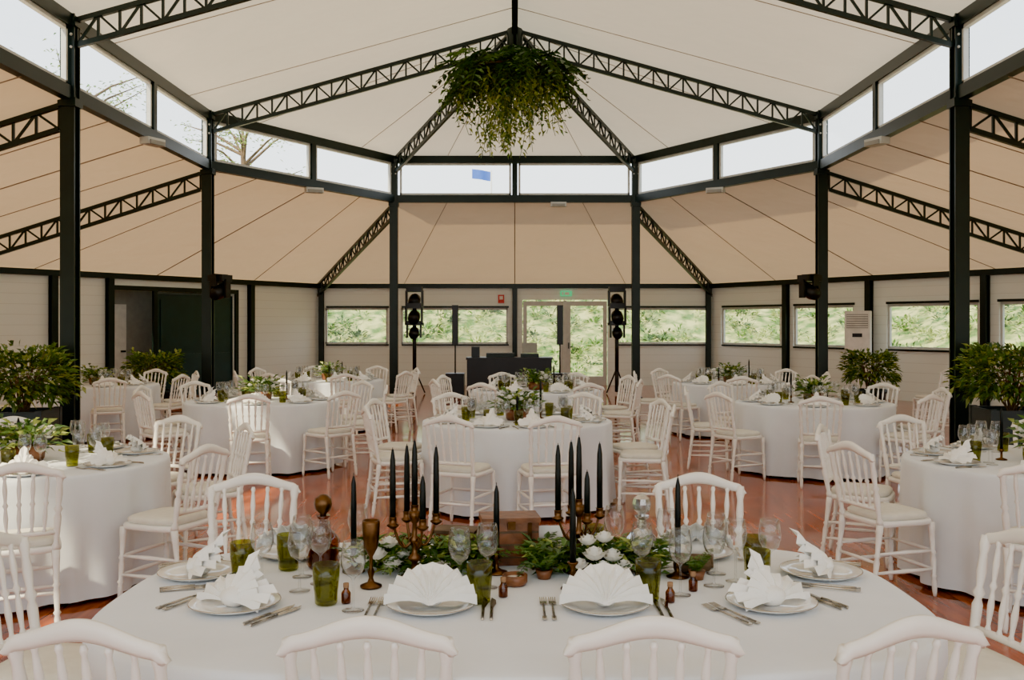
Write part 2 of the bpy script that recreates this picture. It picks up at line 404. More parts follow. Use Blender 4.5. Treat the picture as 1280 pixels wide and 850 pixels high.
for k in range(6): m.box((0,-.185,1.56+k*.048),(.43,.012,.022),ACW)
m.box((0,-.176,1.38),(.2,.012,.08),BLKP); m.box((0,-.176,.45),(.46,.012,.7),ACW); m.box((0,0,.04),(.54,.36,.08),GREYD)
m.obj('floor_air_conditioner',(c[0]-.42,c[1]-.35,0),-.45)
def fixture(x,y,rz):
    m=MB(); m.box((0,0,0),(.34,.16,.10),FRAME); m.box((0,-.09,-.02),(.28,.03,.06),GREYD); m.tube((0,.05,0),(0,.16,.06),.02,STEEL); m.obj('beam_floodlight',(x,y,4.22),rz)
for i,t in ((3,.45),(4,.5),(6,.5),(7,.55)):
    p=lerp(inner[i],inner[i+1],t); n=Vector((-p[0],12-p[1])).normalized()*.14
    fixture(p[0]+n.x,p[1]+n.y,math.atan2(n.y,n.x)+pi/2)
fixture(.95,inner[5][1]-.15,0)

# ------------------------------------------------------------------ chair
SP=[(.007,0),(.011,.04),(.007,.08),(.009,.16),(.012,.28),(.009,.40),(.007,.45),(.014,.50),(.007,.55),(.009,.62),(.012,.74),(.009,.86),(.007,.92),(.011,.96),(.007,1)]
LEGP=[(.010,0),(.014,.06),(.016,.2),(.012,.24),(.020,.27),(.012,.30),(.018,.5),(.013,.56),(.021,.59),(.013,.62),(.019,.85),(.021,.9),(.021,1)]
def chair():
    m=MB(); n=8
    for sx in (-1,1):
        m.lathe(LEGP,WHITE,n,(sx*.195,.19,0),(sx*.18,.175,.44))
        m.lathe(LEGP,WHITE,n,(sx*.18,-.24,0),(sx*.172,-.185,.44))
        m.lathe([(.020,0),(.020,.06),(.013,.10),(.017,.25),(.019,.42),(.012,.47),(.022,.52),(.012,.57),(.018,.7),(.014,.85),(.020,.92),(.016,1)],WHITE,n,(sx*.172,-.185,.44),(sx*.192,-.262,.86))
    def by(z): return -.185-(z-.44)*.185
    def bx(z): return .172+(z-.44)*.048
    N=36; vs=[];fs=[]
    W=.218
    for i in range(N+1):
        u=-1+2*i/N; x=u*W; au=abs(u)
        arch=.026*math.cos(u*pi*1.02)
        top=.894+arch; bot=.848+arch*.72
        if au>.84:
            e=(au-.84)/.16; top-=.040*e*e; bot-=.010*math.sin(pi*e)+.004*e
        y=by(.87)-.012*(1-u*u)
        h=.5*(top-bot); c=.5*(top+bot)
        for k in range(8):
            an=2*pi*k/8+pi/8; vs.append((x,y+.0145*math.cos(an),c+h*1.08*math.sin(an)))
    for i in range(N):
        for k in range(8): k2=(k+1)%8; fs.append((i*8+k,i*8+k2,(i+1)*8+k2,(i+1)*8+k))
    fs+= [tuple(range(8)),tuple(N*8+k for k in range(8))]
    m.add(vs,fs,WHITE,True)
    zl=.535
    m.path([(-bx(zl),by(zl),zl),(-.06,by(zl)-.008,zl),(.06,by(zl)-.008,zl),(bx(zl),by(zl),zl)],.014,WHITE,8)
    for k in range(5):
        u=(k-2)/2*.66
        m.lathe(SP,WHITE,n,(u*bx(zl),by(zl)-.006,zl),(u*.2,by(.855)-.008,.855))
    for z in (.16,.27):
        t=z/.44
        for sx in (-1,1):
            m.lathe([(.008,0),(.011,.3),(.014,.5),(.011,.7),(.008,1)],WHITE,n,(sx*(.195-.015*t),.19-.015*t,z),(sx*(.18-.008*t),-.24+.055*t,z))
        m.lathe([(.008,0),(.011,.3),(.014,.5),(.011,.7),(.008,1)],WHITE,n,(-.195+.015*t,.19-.015*t,z),(.195-.015*t,.19-.015*t,z))
    m.lathe([(.008,0),(.012,.5),(.008,1)],WHITE,n,(-.175,-.212,.22),(.175,-.212,.22))
    m.rings([(.425,.19,.19),(.43,.205,.205),(.452,.205,.205),(.46,.2,.2)],WHITE,32,5)
    m.rings([(.459,.175,.175),(.465,.19,.19),(.485,.193,.193),(.497,.18,.18),(.502,.12,.12)],CUSH,32,4)
    return m.mesh('dining_chair')
CH=chair()
def put_chair(x,y,A):
    place(CH,'dining_chair',(x,y,0),A+pi/2)

# ------------------------------------------------------------------ tableware
def lm(name,prof,mt,n=20,star=0):
    m=MB(); m.lathe(prof,mt,n,star=star); return m.mesh(name)
m=MB(); m.lathe([(0,.004),(.075,.004),(.09,.008),(.135,.020),(.138,.018),(.10,.003),(.08,0),(0,0)],PORC,36)
m.lathe([(.1365,.0195),(.1385,.0215),(.1395,.019)],SILV,36,caps=False); PLATE=m.mesh('dinner_plate')
def fan(kind,seed):
    random.seed(seed); m=MB()
    def sheet(R0,a0,a1,N,tilt,off,peak=0,amp=.007,dome=.012):
        vs=[];fs=[]; K=5
        ct,st=math.cos(tilt),math.sin(tilt)
        for i in range(N+1):
            t=i/N; a=a0+(a1-a0)*t
            rr=R0*(1+peak*math.exp(-((t-.5)/.16)**2))*(1-.05*abs(2*t-1))
            for k in range(K+1):
                f=k/K; r=rr*f+.004; z=(amp if i%2 else -amp)*f**.7+ dome*math.sin(pi*f)
                X=r*math.cos(a); Y=r*math.sin(a)
                vs.append((X,off[0]+Y*ct-z*st,off[1]+Y*st+z*ct))
        for i in range(N):
            for k in range(K): b=i*(K+1)+k; fs.append((b,b+1,b+K+2,b+K+1))
        m.add(vs,fs,NAP,False)
    if kind==0:
        sheet(.145,.05,pi-.05,22,.66,(-.055,.026),0,.013,.02); sheet(.118,.30,pi-.30,14,.38,(-.06,.022),0,.010,.02)
        sheet(.12,.2,pi-.2,14,1.0,(-.02,.022),0,.008)
        m.sphere((0,.0,.03),.04,NAP,10,.6)
    else:
        sheet(.10,1.0,2.1,8,1.05,(.02,.022),.55,.010); sheet(.13,-.1,1.2,8,.45,(-.03,.022),.15,.010); sheet(.13,pi-1.2,pi+.1,8,.45,(-.03,.022),.15,.010)
        sheet(.10,.4,pi-.4,12,.75,(-.03,.022),.2,.009)
        m.sphere((0,0,.032),.045,NAP,10,.7)
    return m.mesh('folded_napkin')
FAN=[fan(0,1),fan(1,2)]
WG=lm('wine_glass',[(0,0),(.034,0),(.034,.002),(.008,.006),(.004,.012),(.0035,.09),(.008,.10),(.028,.115),(.037,.14),(.038,.16),(.034,.19),(.030,.21),(.029,.21),(.033,.19),(.037,.16),(.036,.14),(.027,.117),(0,.103)],GLASS,20)
TU=lm('green_tumbler',[(0,0),(.029,0),(.033,.004),(.034,.03),(.039,.08),(.040,.125),(.038,.125),(.037,.08),(.032,.03),(.03,.012),(0,.010)],GREENG,24,.05)
def fork():
    m=MB(); m.path([(0,-.10,.004),(0,-.04,.005),(0,.02,.006),(0,.045,.004)],lambda t:.005-.0022*t,SILV,6)
    m.box((0,.058,.004),(.022,.028,.0025),SILV)
    for k in (-1.5,-.5,.5,1.5): m.beam((k*.0062,.07,.004),(k*.0062,.11,.007),.003,.002,SILV)
    m.box((0,-.098,.004),(.014,.03,.004),SILV); return m.mesh('dinner_fork')
def knife():
    m=MB(); m.path([(0,-.11,.005),(0,-.06,.006),(0,0,.005)],.0055,SILV,6)
    m.add([(-.006,0,.003),(.004,0,.003),(.012,.05,.003),(.010,.09,.003),(-.004,.115,.003),(-.007,.06,.003),(-.006,0,.006),(.004,0,.005),(.012,.05,.004),(.010,.09,.004),(-.004,.115,.005),(-.007,.06,.006)],
      [(5,4,3,2,1,0),(6,7,8,9,10,11)]+[(k,(k+1)%6,6+(k+1)%6,6+k) for k in range(6)],SILV); return m.mesh('dinner_knife')
FK,KN=fork(),knife()
ZTAB=.752
def setting(x,y,rz,kind=0,cut=True,two=True):
    place(PLATE,'dinner_plate',(x,y,ZTAB),rz); place(FAN[kind],'folded_napkin',(x,y,ZTAB),rz)
    def L(a,b): return (x+a*math.cos(rz)-b*math.sin(rz),y+a*math.sin(rz)+b*math.cos(rz),ZTAB)
    if cut:
        for dx in (-.16,-.188) if two else (-.16,): place(FK,'dinner_fork',L(dx,-.02),rz)
        for dx in (.16,.186) if two else (.16,): place(KN,'dinner_knife',L(dx,-.02),rz)
    return L
def clothmesh(a,b,ex,name,push=False,seed=0):
    random.seed(seed); m=MB(); n=160; vs=[];fs=[]
    lv=[(0,.2),(0,.6),(0,.93)]+[(0,.985),(.004,1.0),(.015,1.006)]+[(t,1.01) for t in (.04,.1,.2,.32,.45,.58,.72)]
    ph=[R(0,6) for _ in range(4)]
    for dz,f in lv:
        for k in range(n):
            t=2*pi*k/n; ct,st=math.cos(t),math.sin(t)
            X=a*math.copysign(abs(ct)**(2/ex),ct); Y=b*math.copysign(abs(st)**(2/ex),st)
            h=dz/.72
            w=(math.sin(t*11+ph[0])*.6+math.sin(t*17+ph[1])*.35+math.sin(t*29+ph[2])*.2)*.048*h**.8
            o=w+.01*h
            x=X*f+ct*o; y=Y*f+st*o
            if push and y<0 and dz>.12: y=y*(1-.42*min(1,(dz-.12)/.1))
            vs.append((x,y,.75-dz+ (0.0012*math.sin(x*9)*math.cos(y*7) if dz==0 else 0)))
    for i in range(len(lv)-1):
        for k in range(n): k2=(k+1)%n; fs.append(((i+1)*n+k,(i+1)*n+k2,i*n+k2,i*n+k))
    fs.append(tuple(range(n)))
    m.add(vs,fs,CLOTH,True)
    m.rings([(.715,a*.96,b*.96),(.738,a*.96,b*.96)],WOOD,40,ex)
    for sx in (-1,1):
        for sy in (-1,1): m.tube((sx*a*.45,sy*b*.35,0),(sx*a*.45,sy*b*.35,.72),.02,BLKP)
    return m.mesh(name)
RT=[clothmesh(.85,.85,2,'round_banquet_table',seed=s) for s in (1,2,3)]
OT=clothmesh(1.27,.78,3.1,'oval_banquet_table',True,5)

def rose(m,c,r,mt=PETAL):
    c=Vector(c)
    for L,(rr,hh,n) in enumerate(((1,.55,6),(.72,.8,5),(.42,.95,4))):
        for k in range(n):
            a=2*pi*(k+.5*L)/n; w=pi/n*1.25; vs=[]
            for i in range(4):
                f=i/3
                for j in (-1,0,1):
                    aa=a+j*w*(.5+.5*f); q=r*rr*(.35+.65*f**.7)*(1-.06*abs(j))
                    vs.append(c+Vector((q*math.cos(aa),q*math.sin(aa),r*(hh*f*1.1-.35)- (r*.12*abs(j)*f))))
            fs=[(i*3+j,i*3+j+1,i*3+j+4,i*3+j+3) for i in range(3) for j in range(2)]
            m.add(vs,fs,mt,True)
    m.sphere(c+Vector((0,0,r*.05)),r*.3,mt,8)
def rv(z0=-1,z1=1):
    a=R(0,2*pi); return Vector((math.cos(a),math.sin(a),R(z0,z1)))
def centerpiece(seed,candles=3):
    random.seed(seed); m=MB()
    m.lathe([(0,0),(.09,0),(.10,.02),(.11,.10),(.10,.10),(.09,.03),(0,.03)],WOOD,16)
    for k in range(210):
        d=rv(-.1,1.1); p=Vector((R(-.09,.09),R(-.09,.09),R(.06,.16)))
        q=p+d.normalized()*R(.03,.17); q.z=max(q.z,.02)
        m.leaf(q,d+Vector((0,0,.2)),R(.06,.11),R(.025,.05),random.choice((G1,G2,G2,G3)),.3)
    for k in range(11):
        d=rv(.3,1.6); m.frond((0,0,.1),d,R(.2,.34),.05,random.choice((G1,G2,G3)),8,.3)
    for k in range(9):
        d=rv(.2,1.2).normalized()*R(.12,.18); rose(m,(d.x,d.y,.13+d.z*.8),R(.028,.042))
    for k in range(candles):
        a=k*2.2+seed; x,y=.27*math.cos(a),.27*math.sin(a); h=R(.16,.3)
        m.lathe([(0,0),(.035,0),(.035,.006),(.008,.014),(.007,.05),(.014,.055),(.014,.07)],BRASS,12,(x,y,0))
        m.lathe([(.010,0),(.010,h*.9),(.003,h+.01),(0,h+.012)],BLACK,10,(x,y,.062))
    return m.mesh('floral_centerpiece')
CP=[centerpiece(s,c) for s,c in ((11,2),(12,1),(13,2))]
tables=[
 (.02,8.96,[-78,-112,-158,165,-14,14,60,120]),
 (-2.88,11.3,[-82,-38,5,45,95,140,178,-138]),
 (-3.10,6.3,[-66,-22,32,68,120,165,-150,-112]),
 (3.32,11.0,[-104,-148,172,125,80,38,-2,-52]),
 (3.38,6.3,[152,-166,-118,106,62,20,-20,-66]),
 (-2.9,15.4,[-70,-25,20,65,110,155,200,245]),
 (3.2,14.7,[-95,-50,-5,40,85,130,175,220]),
 (.28,13.1,[-160,-118,-65,-20,22,65,110,155]),
 (-6.0,14.2,[-60,-15,30,75,120,165,210,255]),
]
random.seed(3)
for i,(x,y,angs) in enumerate(tables):
    place(RT[i%3],'round_banquet_table',(x,y,0),i*1.1)
    place(CP[i%3],'floral_centerpiece',(x,y,ZTAB),i*.9)
    for A in angs:
        A=math.radians(A); D=1.115+R(0,.04); put_chair(x+D*math.cos(A),y+D*math.sin(A),A+R(-.08,.08))
        rz=A+pi/2
        L=setting(x+.66*math.cos(A),y+.66*math.sin(A),rz,random.choice((0,1,1)),y<9,False)
        place(WG,'wine_glass',L(.085,.19)); place(WG,'wine_glass',L(.0,.235)); place(TU,'green_tumbler',L(-.085,.20))
put_chair(6.5,15.5,0); put_chair(6.3,14.4,-.5)

# ------------------------------------------------------------------ front oval table
TX,TY=0.0,3.21
place(OT,'oval_banquet_table',(TX,TY,0))
for x,y,A in ((-.355,2.65,-90),(.335,2.65,-90),(-.98,2.62,-100),(.88,2.64,-72),(1.48,3.32,12),(-1.52,3.30,172),(-1.19,4.38,98),(.84,4.40,84)):
    put_chair(x,y,math.radians(A))
for x,y,rz,k in ((-1.09,3.42,-70,1),(-.86,3.04,-28,1),(-.255,3.03,0,0),(.276,3.03,0,0),(.79,3.05,26,1),(1.06,3.43,70,1),(-.83,3.72,190,0),(.68,3.72,172,0)):
    setting(x,y,math.radians(rz),k)
for x,y in ((-.70,3.22),(-.84,3.29),(-.73,3.40),(-.65,3.31),(-.49,3.0),(-.178,3.19),(-.09,3.26),(.42,3.27),(.53,3.17),(.54,3.52),(.66,3.28),(.745,3.34),(.70,3.44),(.86,3.34),(.36,3.58),(-.57,3.60)):
    place(WG,'wine_glass',(x,y,ZTAB))
for x,y in ((-.93,3.38),(-.585,3.07),(-.11,3.09),(.42,3.12),(.80,3.26),(.84,3.47),(-.80,3.50),(.29,3.66)):
    place(TU,'green_tumbler',(x,y,ZTAB))
def candelabra(x,y,rz):
    m=MB()
    m.lathe([(0,0),(.055,0),(.058,.008),(.045,.016),(.020,.028),(.012,.04),(.010,.06),(.022,.07),(.024,.078),(.010,.09),(.008,.12),(.018,.13),(.020,.14),(.009,.15),(.008,.19),(.014,.20),(.02,.215),(.02,.235),(.016,.235),(.0,.22)],BRASS,16)
    def cup(px,py,z,h):
        m.lathe([(0,-.012),(.008,-.01),(.02,.0),(.021,.004),(.012,.008),(.013,.028),(.015,.03),(.010,.03),(0,.022)],BRASS,12,(px,py,z))
        m.lathe([(.0105,0),(.0105,h*.55),(.009,h*.85),(.004,h),(0,h+.004)],BLACK,12,(px,py,z+.02))
        m.tube((px,py,z+.02+h),(px,py,z+.028+h),.0012,BLACK,4)
    cup(0,0,.225,.225)
    for k in range(4):
        a=rz+k*pi/2; c,s=math.cos(a),math.sin(a); pts=[]
        for i in range(11):
            t=i/10; r=.068*t+.01; z=.135-.035*math.sin(pi*t*.9)+.075*t*t
            pts.append((r*c,r*s,z))
        m.path(pts,lambda t:.0055-.001*t,BRASS,6)
        m.path([(.03*c,.03*s,.11),(.045*c,.045*s,.135),(.035*c,.035*s,.15),(.025*c,.025*s,.14)],.003,BRASS,5)
        cup(.078*c,.078*s,.19,.235 if k!=3 else .15)
    m.obj('candelabra',(x,y,ZTAB))
candelabra(-.34,3.36,.45); candelabra(.225,3.47,.3)
def candlestick(x,y,hh,top,r=.04):
    m=MB(); m.lathe([(0,0),(r,0),(r,.005),(r*.5,.012),(.008,.02),(.007,hh*.5),(.014,hh*.6),(.008,hh*.7),(.010,hh*.85),(.018,hh*.95),(.018,hh),(0,hh-.004)],BRASS,16)
    h=top-hh; m.lathe([(.0105,0),(.0105,h*.6),(.0085,h*.9),(.003,h),(0,h+.003)],BLACK,12,(0,0,hh-.006)); m.tube((0,0,top-.006),(0,0,top+.006),.0012,BLACK,4)
    m.obj('black_taper_candlestick',(x,y,ZTAB))
candlestick(-.565,3.47,.09,.34); candlestick(-.064,3.45,.09,.31); candlestick(.19,3.24,.09,.335); candlestick(.56,3.40,.07,.345)
m=MB(); m.lathe([(0,0),(.036,0),(.036,.006),(.012,.016),(.007,.03),(.012,.05),(.006,.065),(.006,.10),(.012,.11),(.022,.13),(.027,.16),(.030,.21),(.028,.22),(.026,.22),(.024,.16),(.0,.125)],BRASS,18); m.obj('brass_goblet',(-.475,3.27,ZTAB))
def decanter(x,y,g,stop,f=True):
    m=MB(); m.lathe([(0,0),(.050,0),(.055,.008),(.058,.025),(.054,.04),(.059,.055),(.055,.07),(.058,.085),(.055,.10),(.035,.125),(.017,.14),(.015,.17),(.024,.178),(.024,.184),(.0,.184)],g,14,star=.07,smooth=f)
    m.lathe([(.012,.18),(.012,.19),(.028,.205),(.032,.225),(.028,.245),(.012,.258),(0,.26)],stop,10,star=.08,smooth=f)
    if g is DECG: m.lathe([(0,.006),(.044,.006),(.048,.05),(.047,.07),(0,.07)],WOOD,14)
    m.obj('crystal_decanter',(x,y,ZTAB))
decanter(-.685,3.54,DECG,BRASS); decanter(.455,3.54,CRYS,CRYS,False)
m=MB()
w,d,h=.20,.13,.155
m.box((0,0,h/2),(w,d,h),WOOD); m.box((0,0,h+.006),(w+.012,d+.012,.02),WOOD)
for z in (.03,.075,.12): m.box((0,-d/2-.003,z),(w*.98,.006,.006),BARK)
for sx in (-1,1): m.box((sx*w*.33,-d/2-.004,h/2),(.014,.008,h),BRASS)
m.box((0,-d/2-.006,h-.01),(.028,.01,.03),BRASS)
m.obj('antique_wooden_box',(-.02,3.62,ZTAB),.12)
m=MB(); m.box((0,0,.05),(.15,.10,.10),WOOD); m.box((0,0,.103),(.158,.108,.012),BARK); m.box((0,-.052,.07),(.02,.006,.02),BRASS); m.obj('small_wooden_case',(-.215,3.68,ZTAB),-.2)
m=MB(); m.lathe([(0,0),(.036,0),(.042,.01),(.042,.034),(.036,.034),(.034,.012),(0,.012)],WOOD,20); m.lathe([(0,.012),(.03,.012),(.03,.024),(0,.024)],PAPER,16); m.obj('wooden_candle_bowl',(.0,3.30,ZTAB))
def minibottle(x,y):
    m=MB(); m.lathe([(0,0),(.014,0),(.015,.003),(.015,.032),(.008,.042),(.008,.05),(0,.05)],DECG,12); m.lathe([(.007,.045),(.009,.05),(.009,.062),(0,.062)],CYEL,10); m.lathe([(0,.003),(.012,.003),(.012,.028),(0,.028)],CYEL,10); m.obj('favour_bottle',(x,y,ZTAB))
for x,y in ((-.525,3.08),(-.037,3.15),(.485,3.09),(.58,3.22)): minibottle(x,y)
m=MB(); m.add([(-.05,0,0),(.05,0,0),(.05,.02,.13),(-.05,.02,.13),(-.05,.04,0),(.05,.04,0)],[(0,1,2,3),(3,2,5,4)],PAPER); m.obj('menu_card',(.125,3.60,ZTAB+.001))
def log(x,y,rz,l=.12,r=.028):
    m=MB(); m.lathe([(0,0),(r,0),(r*1.05,.05),(r*.95,.5),(r*1.04,.95),(r,1),(0,1)],BARK,12,(-l/2,0,r),(l/2,0,r)); m.lathe([(0,0),(r*.85,0),(r*.85,.001)],CYEL,12,(l/2+.001,0,r),(l/2+.003,0,r)); m.obj('wood_log',(x,y,ZTAB),rz)
log(.62,3.46,.3); log(.64,3.54,-.2,.14,.024)
def garland(name,x0,x1,y,flowers,seed,n):
    random.seed(seed); m=MB()
    m.path([(x0+(x1-x0)*k/8,y+.02*math.sin(k*1.7),.012+.006*math.sin(k)) for k in range(9)],.006,BARK,5)
    for k in range(n):
        t=R(0,1); x=x0+(x1-x0)*t; p=(x,y+R(-.08,.08),R(.008,.10)); d=rv(-.1,.9)
        m.leaf(p,d,R(.035,.075),R(.014,.032),random.choice((G1,G2,G2,G3)),.15)
    for k in range(n//24):
        x=x0+(x1-x0)*R(0,1); m.frond((x,y+R(-.03,.03),.03),rv(.2,1.5),R(.11,.21),.035,random.choice((G1,G2)),8,.35)
    for (fx,fy,fz,r) in flowers: rose(m,(fx,fy,fz),r)
    m.obj(name,(0,0,ZTAB))
garland('greenery_garland',-.56,-.08,3.50,[(-.475,3.42,.07,.038),(-.44,3.46,.10,.036),(-.42,3.40,.045,.034),(-.50,3.46,.10,.032),(-.385,3.46,.06,.03),(-.53,3.43,.05,.03)],21,640)
garland('greenery_garland',.06,.52,3.47,[(.27,3.37,.08,.042),(.335,3.39,.07,.040),(.30,3.36,.04,.034),(.25,3.41,.12,.034),(.37,3.36,.045,.032),(.22,3.36,.05,.032),(.31,3.43,.125,.035)],22,700)
random.seed(31)
def potfern(x,y,n=9,L=.16):
    m=MB(); m.lathe([(0,0),(.022,0),(.03,.03),(.027,.03),(0,.025)],WOOD,12)
    for k in range(n): m.frond((0,0,.02),rv(.6,2.2),R(L*.7,L*1.15),.032,random.choice((G1,G2)),10,.35)
    m.obj('fern_sprig',(x,y,ZTAB))
potfern(.10,3.38,10,.17); potfern(.62,3.37,9,.14); potfern(-.20,3.52,10,.18); potfern(.06,3.74,8,.17); potfern(-.13,3.50,9,.13)

# ------------------------------------------------------------------ hanging greenery
random.seed(41); m=MB(); c=Vector((-.12,AY-.1,5.95))
hoop=[(c.x+.7*math.cos(2*pi*k/24),c.y+.7*math.sin(2*pi*k/24),c.z) for k in range(25)]
m.path(hoop,.025,BARK,6)
for k in range(4):
    a=k*pi/2+.4; m.tube((c.x+.7*math.cos(a),c.y+.7*math.sin(a),c.z),(0,AY,ZA-.4),.008,STEEL,5)
for k in range(190):
    a=R(0,2*pi); r=R(.15,.85); p=c+Vector((r*math.cos(a),r*math.sin(a),R(-.2,.35)*(1.1-r*.6)))
    d=Vector((math.cos(a+R(-.6,.6)),math.sin(a+R(-.6,.6)),R(-.3,.7)))
    m.frond(p,d,R(.4,.8),.21,random.choice((G1,G1,G1,G2,G2)),8,R(.5,1.2),1.0)
for k in range(260):
    a=R(0,2*pi); r=R(0,.75); p=c+Vector((r*math.cos(a),r*math.sin(a),R(-.3,.4)*(1.1-r*.7)))
    m.leaf(p,rv(-1,.6),R(.15,.30),R(.07,.11),random.choice((G1,G1,G2)),.3)
for k in range(85):
    a=R(0,2*pi); r=R(.1,1.05); p=c+Vector((r*math.cos(a),r*math.sin(a),-.1)); L=R(.4,1.4) if r<.8 else R(.5,1.1)
    pts=[p+Vector((.05*math.sin(j*1.3+k),.05*math.cos(j*1.1+k),-L*j/6)) for j in range(7)]
    m.path(pts,.006,G2,3)
    for j in range(int(L*16)):
        t=j/(L*16); q=p+Vector((0,0,-L*t)); m.leaf(q,rv(-1.1,.1),R(.09,.14),R(.045,.07),random.choice((G2,G3,G3)),.3)
m.obj('hanging_greenery_chandelier')

# ------------------------------------------------------------------ potted shrubs
def shrub(seed,w=.62,hb=.62,r=.55,n=1500):
    random.seed(seed); m=MB()
    if w<.6: m.lathe([(0,0),(.19,0),(.2,.02),(.25,hb-.06),(.27,hb-.06),(.27,hb),(.24,hb),(.23,hb-.06),(0,hb-.06)],PLANTER,20)
    else:
        h=hb; t=.04
        for sx in (-1,1): m.box((sx*(w/2-t/2),0,h/2+.03),(t,w,h-.06),PLANTER); m.box((0,sx*(w/2-t/2),h/2+.03),(w-2*t,t,h-.06),PLANTER)
        for sx in (-1,1):
            for sy in (-1,1): m.box((sx*(w/2-.03),sy*(w/2-.03),h/2),(.07,.07,h+.02),PLANTER)
        m.box((0,0,h-.07),(w-.06,w-.06,.03),BARK); m.box((0,0,.06),(w-.06,w-.06,.03),PLANTER)
    top=Vector((0,0,hb+.36))
    for k in range(26):
        d=rv(-.1,1.4).normalized(); e=top+Vector((d.x*r*R(.5,.9),d.y*r*R(.5,.9),d.z*r*.7))
        b=Vector((R(-.05,.05),R(-.05,.05),hb-.06)); mid=b.lerp(e,.5)+Vector((0,0,.06))
        m.path([b,mid,e],lambda t:.010-.007*t,BARK,4)
    for k in range(n):
        d=rv(-.75,1).normalized(); q=top+Vector((d.x*r,d.y*r,d.z*r*.85))*R(.25,1.0)**.5*(1+.22*math.sin(d.x*7+seed)*math.cos(d.z*6+d.y*5))
        q=Vector((q.x,q.y,max(q.z,hb-.02)))
        m.leaf(q,d+rv(-.5,.8)*.7,R(.07,.13),R(.035,.055),random.choice((G1,G2,G2,G2,G3)),.2)
    return m.mesh('potted_shrub')
place(shrub(51,.62,.68,.54,2000),'potted_shrub',(-5.40,10.85,0),.1)
place(shrub(52,.66,.70,.55,2100),'potted_shrub',(5.42,10.8,0),-.1)
place(shrub(53,.5,.52,.44,1300),'potted_shrub',(-6.0,16.5,0)); place(shrub(54,.5,.52,.44,1300),'potted_shrub',(6.0,16.7,0))

# ------------------------------------------------------------------ stage / DJ gear
def movinghead(m,c,s=1):
    x,y,z=c
    m.box((x,y,z),(.26*s,.22*s,.09*s),BLKP)
    for sx in (-1,1): m.box((x+sx*.13*s,y,z-.15*s),(.035*s,.10*s,.26*s),BLKP)
    m.lathe([(0,0),(.08*s,0),(.10*s,.2),(.10*s,.75),(.085*s,.9),(.08*s,1),(0,.97)],BLKP,14,(x,y+.12*s,z-.14*s),(x,y-.13*s,z-.24*s))
def totem(x,y):
    m=MB(); m.tube((0,0,0.05),(0,0,2.2),.045,BLKP,10)
    for k in range(3):
        a=k*2*pi/3+.5; m.tube((0,0,.6),(.26*math.cos(a),.26*math.sin(a),.02),.018,BLKP,6)
    m.box((0,-.02,1.62),(.44,.06,.06),BLKP)
    movinghead(m,(0,0,2.42),1.4); movinghead(m,(0,-.1,2.04),1.4); movinghead(m,(-.0,-.1,1.64),1.2)
    m.obj('moving_head_light_stand',(x,y,0))
totem(-2.32,22.9); totem(2.36,22.9)
def colspk(x,y):
    m=MB(); m.box((0,0,.25),(.42,.45,.5),BLKP); m.tube((0,0,.5),(0,0,1.2),.018,BLKP); m.box((0,0,1.6),(.14,.12,.9),BLKP); m.box((0,-.065,1.6),(.09,.006,.86),BLKP); m.obj('column_loudspeaker',(x,y,0))
colspk(-1.36,22.6); colspk(1.03,22.6)
m=MB(); m.box((0,0,.86),(1.9,.65,.05),BLKP); m.box((0,-.31,.45),(1.86,.02,.8),BLKP)
for sx in (-1,1): m.box((sx*.9,0,.43),(.05,.6,.84),BLKP)
m.box((-.2,0,.93),(.62,.38,.09),PLANTER); m.box((.45,0,.92),(.4,.34,.08),PLANTER)
for k in range(4): m.lathe([(.012,0),(.012,.02),(0,.02)],FRAME,8,(-.38+k*.12,-.05,.975))
m.box((.45,-.02,.98),(.34,.24,.012),GREYD); m.add([(.28,.1,.985),(.62,.1,.985),(.62,.18,1.2),(.28,.18,1.2)],[(0,1,2,3)],GREYD)
m.box((-.75,.0,1.0),(.18,.2,.24),BLKP)
m.obj('dj_booth',(-.12,22.0,0))
for sx in (-1,1):
    m=MB(); m.box((0,0,.06),(.06,.34,.06),BLKP); m.box((0,-.16,-.02),(.12,.04,.2),BLKP); m.box((0,.14,-.02),(.1,.04,.2),BLKP); movinghead(m,(0,.0,.02),1.2); m.obj('moving_head_light',(sx*(S-.28),AY-.24,2.38),sx*.4)

# ------------------------------------------------------------------ outside
m=MB(); N=60; vs=[];fs=[]
random.seed(61)
def hexd(x,y):
    Y=y-AY
    if Y<0: return abs(x)-WO
    return max(abs(x)*H6+Y*.5,Y)-WO*H6
def hgt(x,y):
    d=hexd(x,y)
    if y<-6: d=min(d,20)
    t=min(1,max(0,(d-4)/9)); t=t*t*(3-2*t)
    return -.08+3.0*t*(1 if y>-8 else .2)+ .25*t*math.sin(x*.7+y*.3)*math.cos(y*.5)
for j in range(N+1):
    for i in range(N+1):
        x=-60+120*i/N; y=-20+90*j/N; vs.append((x,y,hgt(x,y)))
for j in range(N):
    for i in range(N): b=j*(N+1)+i; fs.append((b,b+1,b+N+2,b+N+1))
m.add(vs,fs,GROUND,True); m.obj('ground')
OG1=mat('outdoor_leaf',(.13,.25,.04),.6,0,.4,3,trans=.3); OG2=mat('outdoor_leaf_pale',(.38,.44,.14),.6,0,.3,3,trans=.3); OG3=mat('outdoor_leaf_deep',(.04,.09,.02),.6,0,.4,3)
m=MB()
for k in range(1500):
    a=R(-.15*pi,1.15*pi); rr=R(4.5,12)
    dx,dy=math.cos(a),math.sin(a)
    t=9
    while hexd(dx*t,AY+dy*t)<rr: t+=.4
    cx,cy=dx*t,AY+dy*t; cz=hgt(cx,cy); s=R(.2,.6)
    mt=random.choice((OG1,OG1,OG2,OG2,OG3,OG3))
    for j in range(26):
        d=rv(-.1,1.6).normalized(); m.leaf(Vector((cx,cy,cz))+d*s*R(.1,1),d+rv()*.4,R(.14,.30),R(.04,.09),mt,.2)
m.obj('shrub_bank')
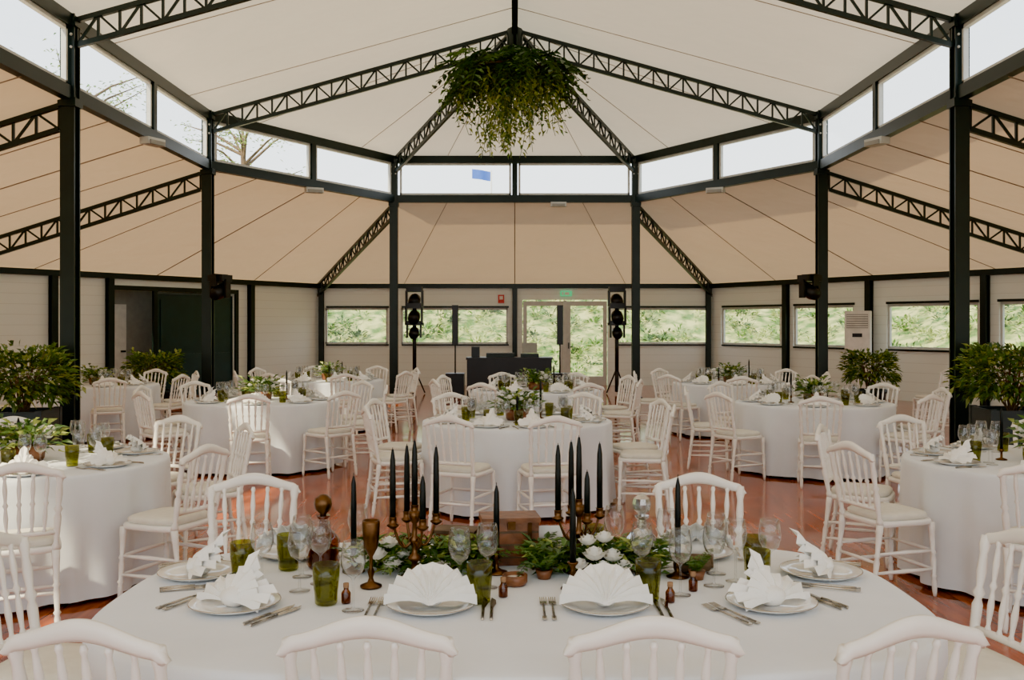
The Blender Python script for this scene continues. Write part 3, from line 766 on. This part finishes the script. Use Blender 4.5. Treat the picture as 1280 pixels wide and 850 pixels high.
def tree(x,y,h,r,n,seed):
    random.seed(seed); m=MB(); z=hgt(x,y)
    m.path([(0,0,0),(.1,.1,h*.4),(.05,-.1,h*.75),(0,0,h*.95)],lambda t:.22*(1-t)+.03,BARK,8)
    for k in range(26):
        b=Vector((.05,0,h*R(.35,.85))); d=rv(.1,.9).normalized(); e=b+d*r*R(.6,1); m.path([b,b.lerp(e,.5)+Vector((0,0,.2)),e],lambda t:.06*(1-t)+.012,BARK,4)
        for j in range(n//26):
            q=b.lerp(e,R(.4,1.05))+rv()*R(0,.55); m.leaf(q,rv(-.6,.6),R(.12,.22),R(.06,.11),random.choice((OG1,OG2,OG2)),.2)
    m.obj('tree',(x,y,z-.05))
tree(-11,40,7.5,3.2,1500,71); tree(-17,38,8.5,3.6,1700,72); tree(-20,29,8,3.4,1500,73); tree(-19,17,7.6,3.0,1200,74); tree(22,35,6,2.8,1200,75)
m=MB(); m.tube((0,0,0),(0,0,5.0),.05,FRAME,8,.03)
vs=[];fs=[]
for i in range(7):
    for j in range(4): vs.append((-.13*i,.05*math.sin(i*1.4),4.95-.13*j+.02*i))
for i in range(6):
    for j in range(3): b=i*4+j; fs.append((b,b+1,b+5,b+4))
m.add(vs,fs,BLUE,True); m.obj('flag_on_pole',(-.95,40,hgt(-.95,40)))

# ------------------------------------------------------------------ light
w=bpy.data.worlds.new('sky'); sc.world=w; w.use_nodes=True; nt=w.node_tree; bg=nt.nodes['Background']
tc=nt.nodes.new('ShaderNodeTexCoord'); sp=nt.nodes.new('ShaderNodeSeparateXYZ'); nt.links.new(tc.outputs['Generated'],sp.inputs[0])
r=nt.nodes.new('ShaderNodeValToRGB'); e=r.color_ramp.elements; e[0].position=.0; e[0].color=(.95,.965,.94,1); e[1].position=.6; e[1].color=(.70,.82,1,1)
nt.links.new(sp.outputs['Z'],r.inputs[0]); nt.links.new(r.outputs[0],bg.inputs['Color']); bg.inputs['Strength'].default_value=2.9
l=bpy.data.lights.new('sun','SUN'); l.energy=9.5; l.angle=.02; l.color=(1,.85,.58); o=bpy.data.objects.new('sun',l); sc.collection.objects.link(o)
o.rotation_euler=Vector((.45,.55,-.75)).to_track_quat('-Z','Y').to_euler()

cam=bpy.data.cameras.new('camera'); co=bpy.data.objects.new('camera',cam); sc.collection.objects.link(co); sc.camera=co
co.location=(0,0,1.62); co.rotation_euler=(pi/2,0,0); cam.sensor_width=36; cam.lens=34.8
cam.shift_x=-3.5/1280; cam.shift_y=-20/1280; cam.clip_start=.05; cam.clip_end=300
sc.view_settings.view_transform='AgX'; sc.view_settings.look='AgX - Punchy'; sc.view_settings.exposure=0.85
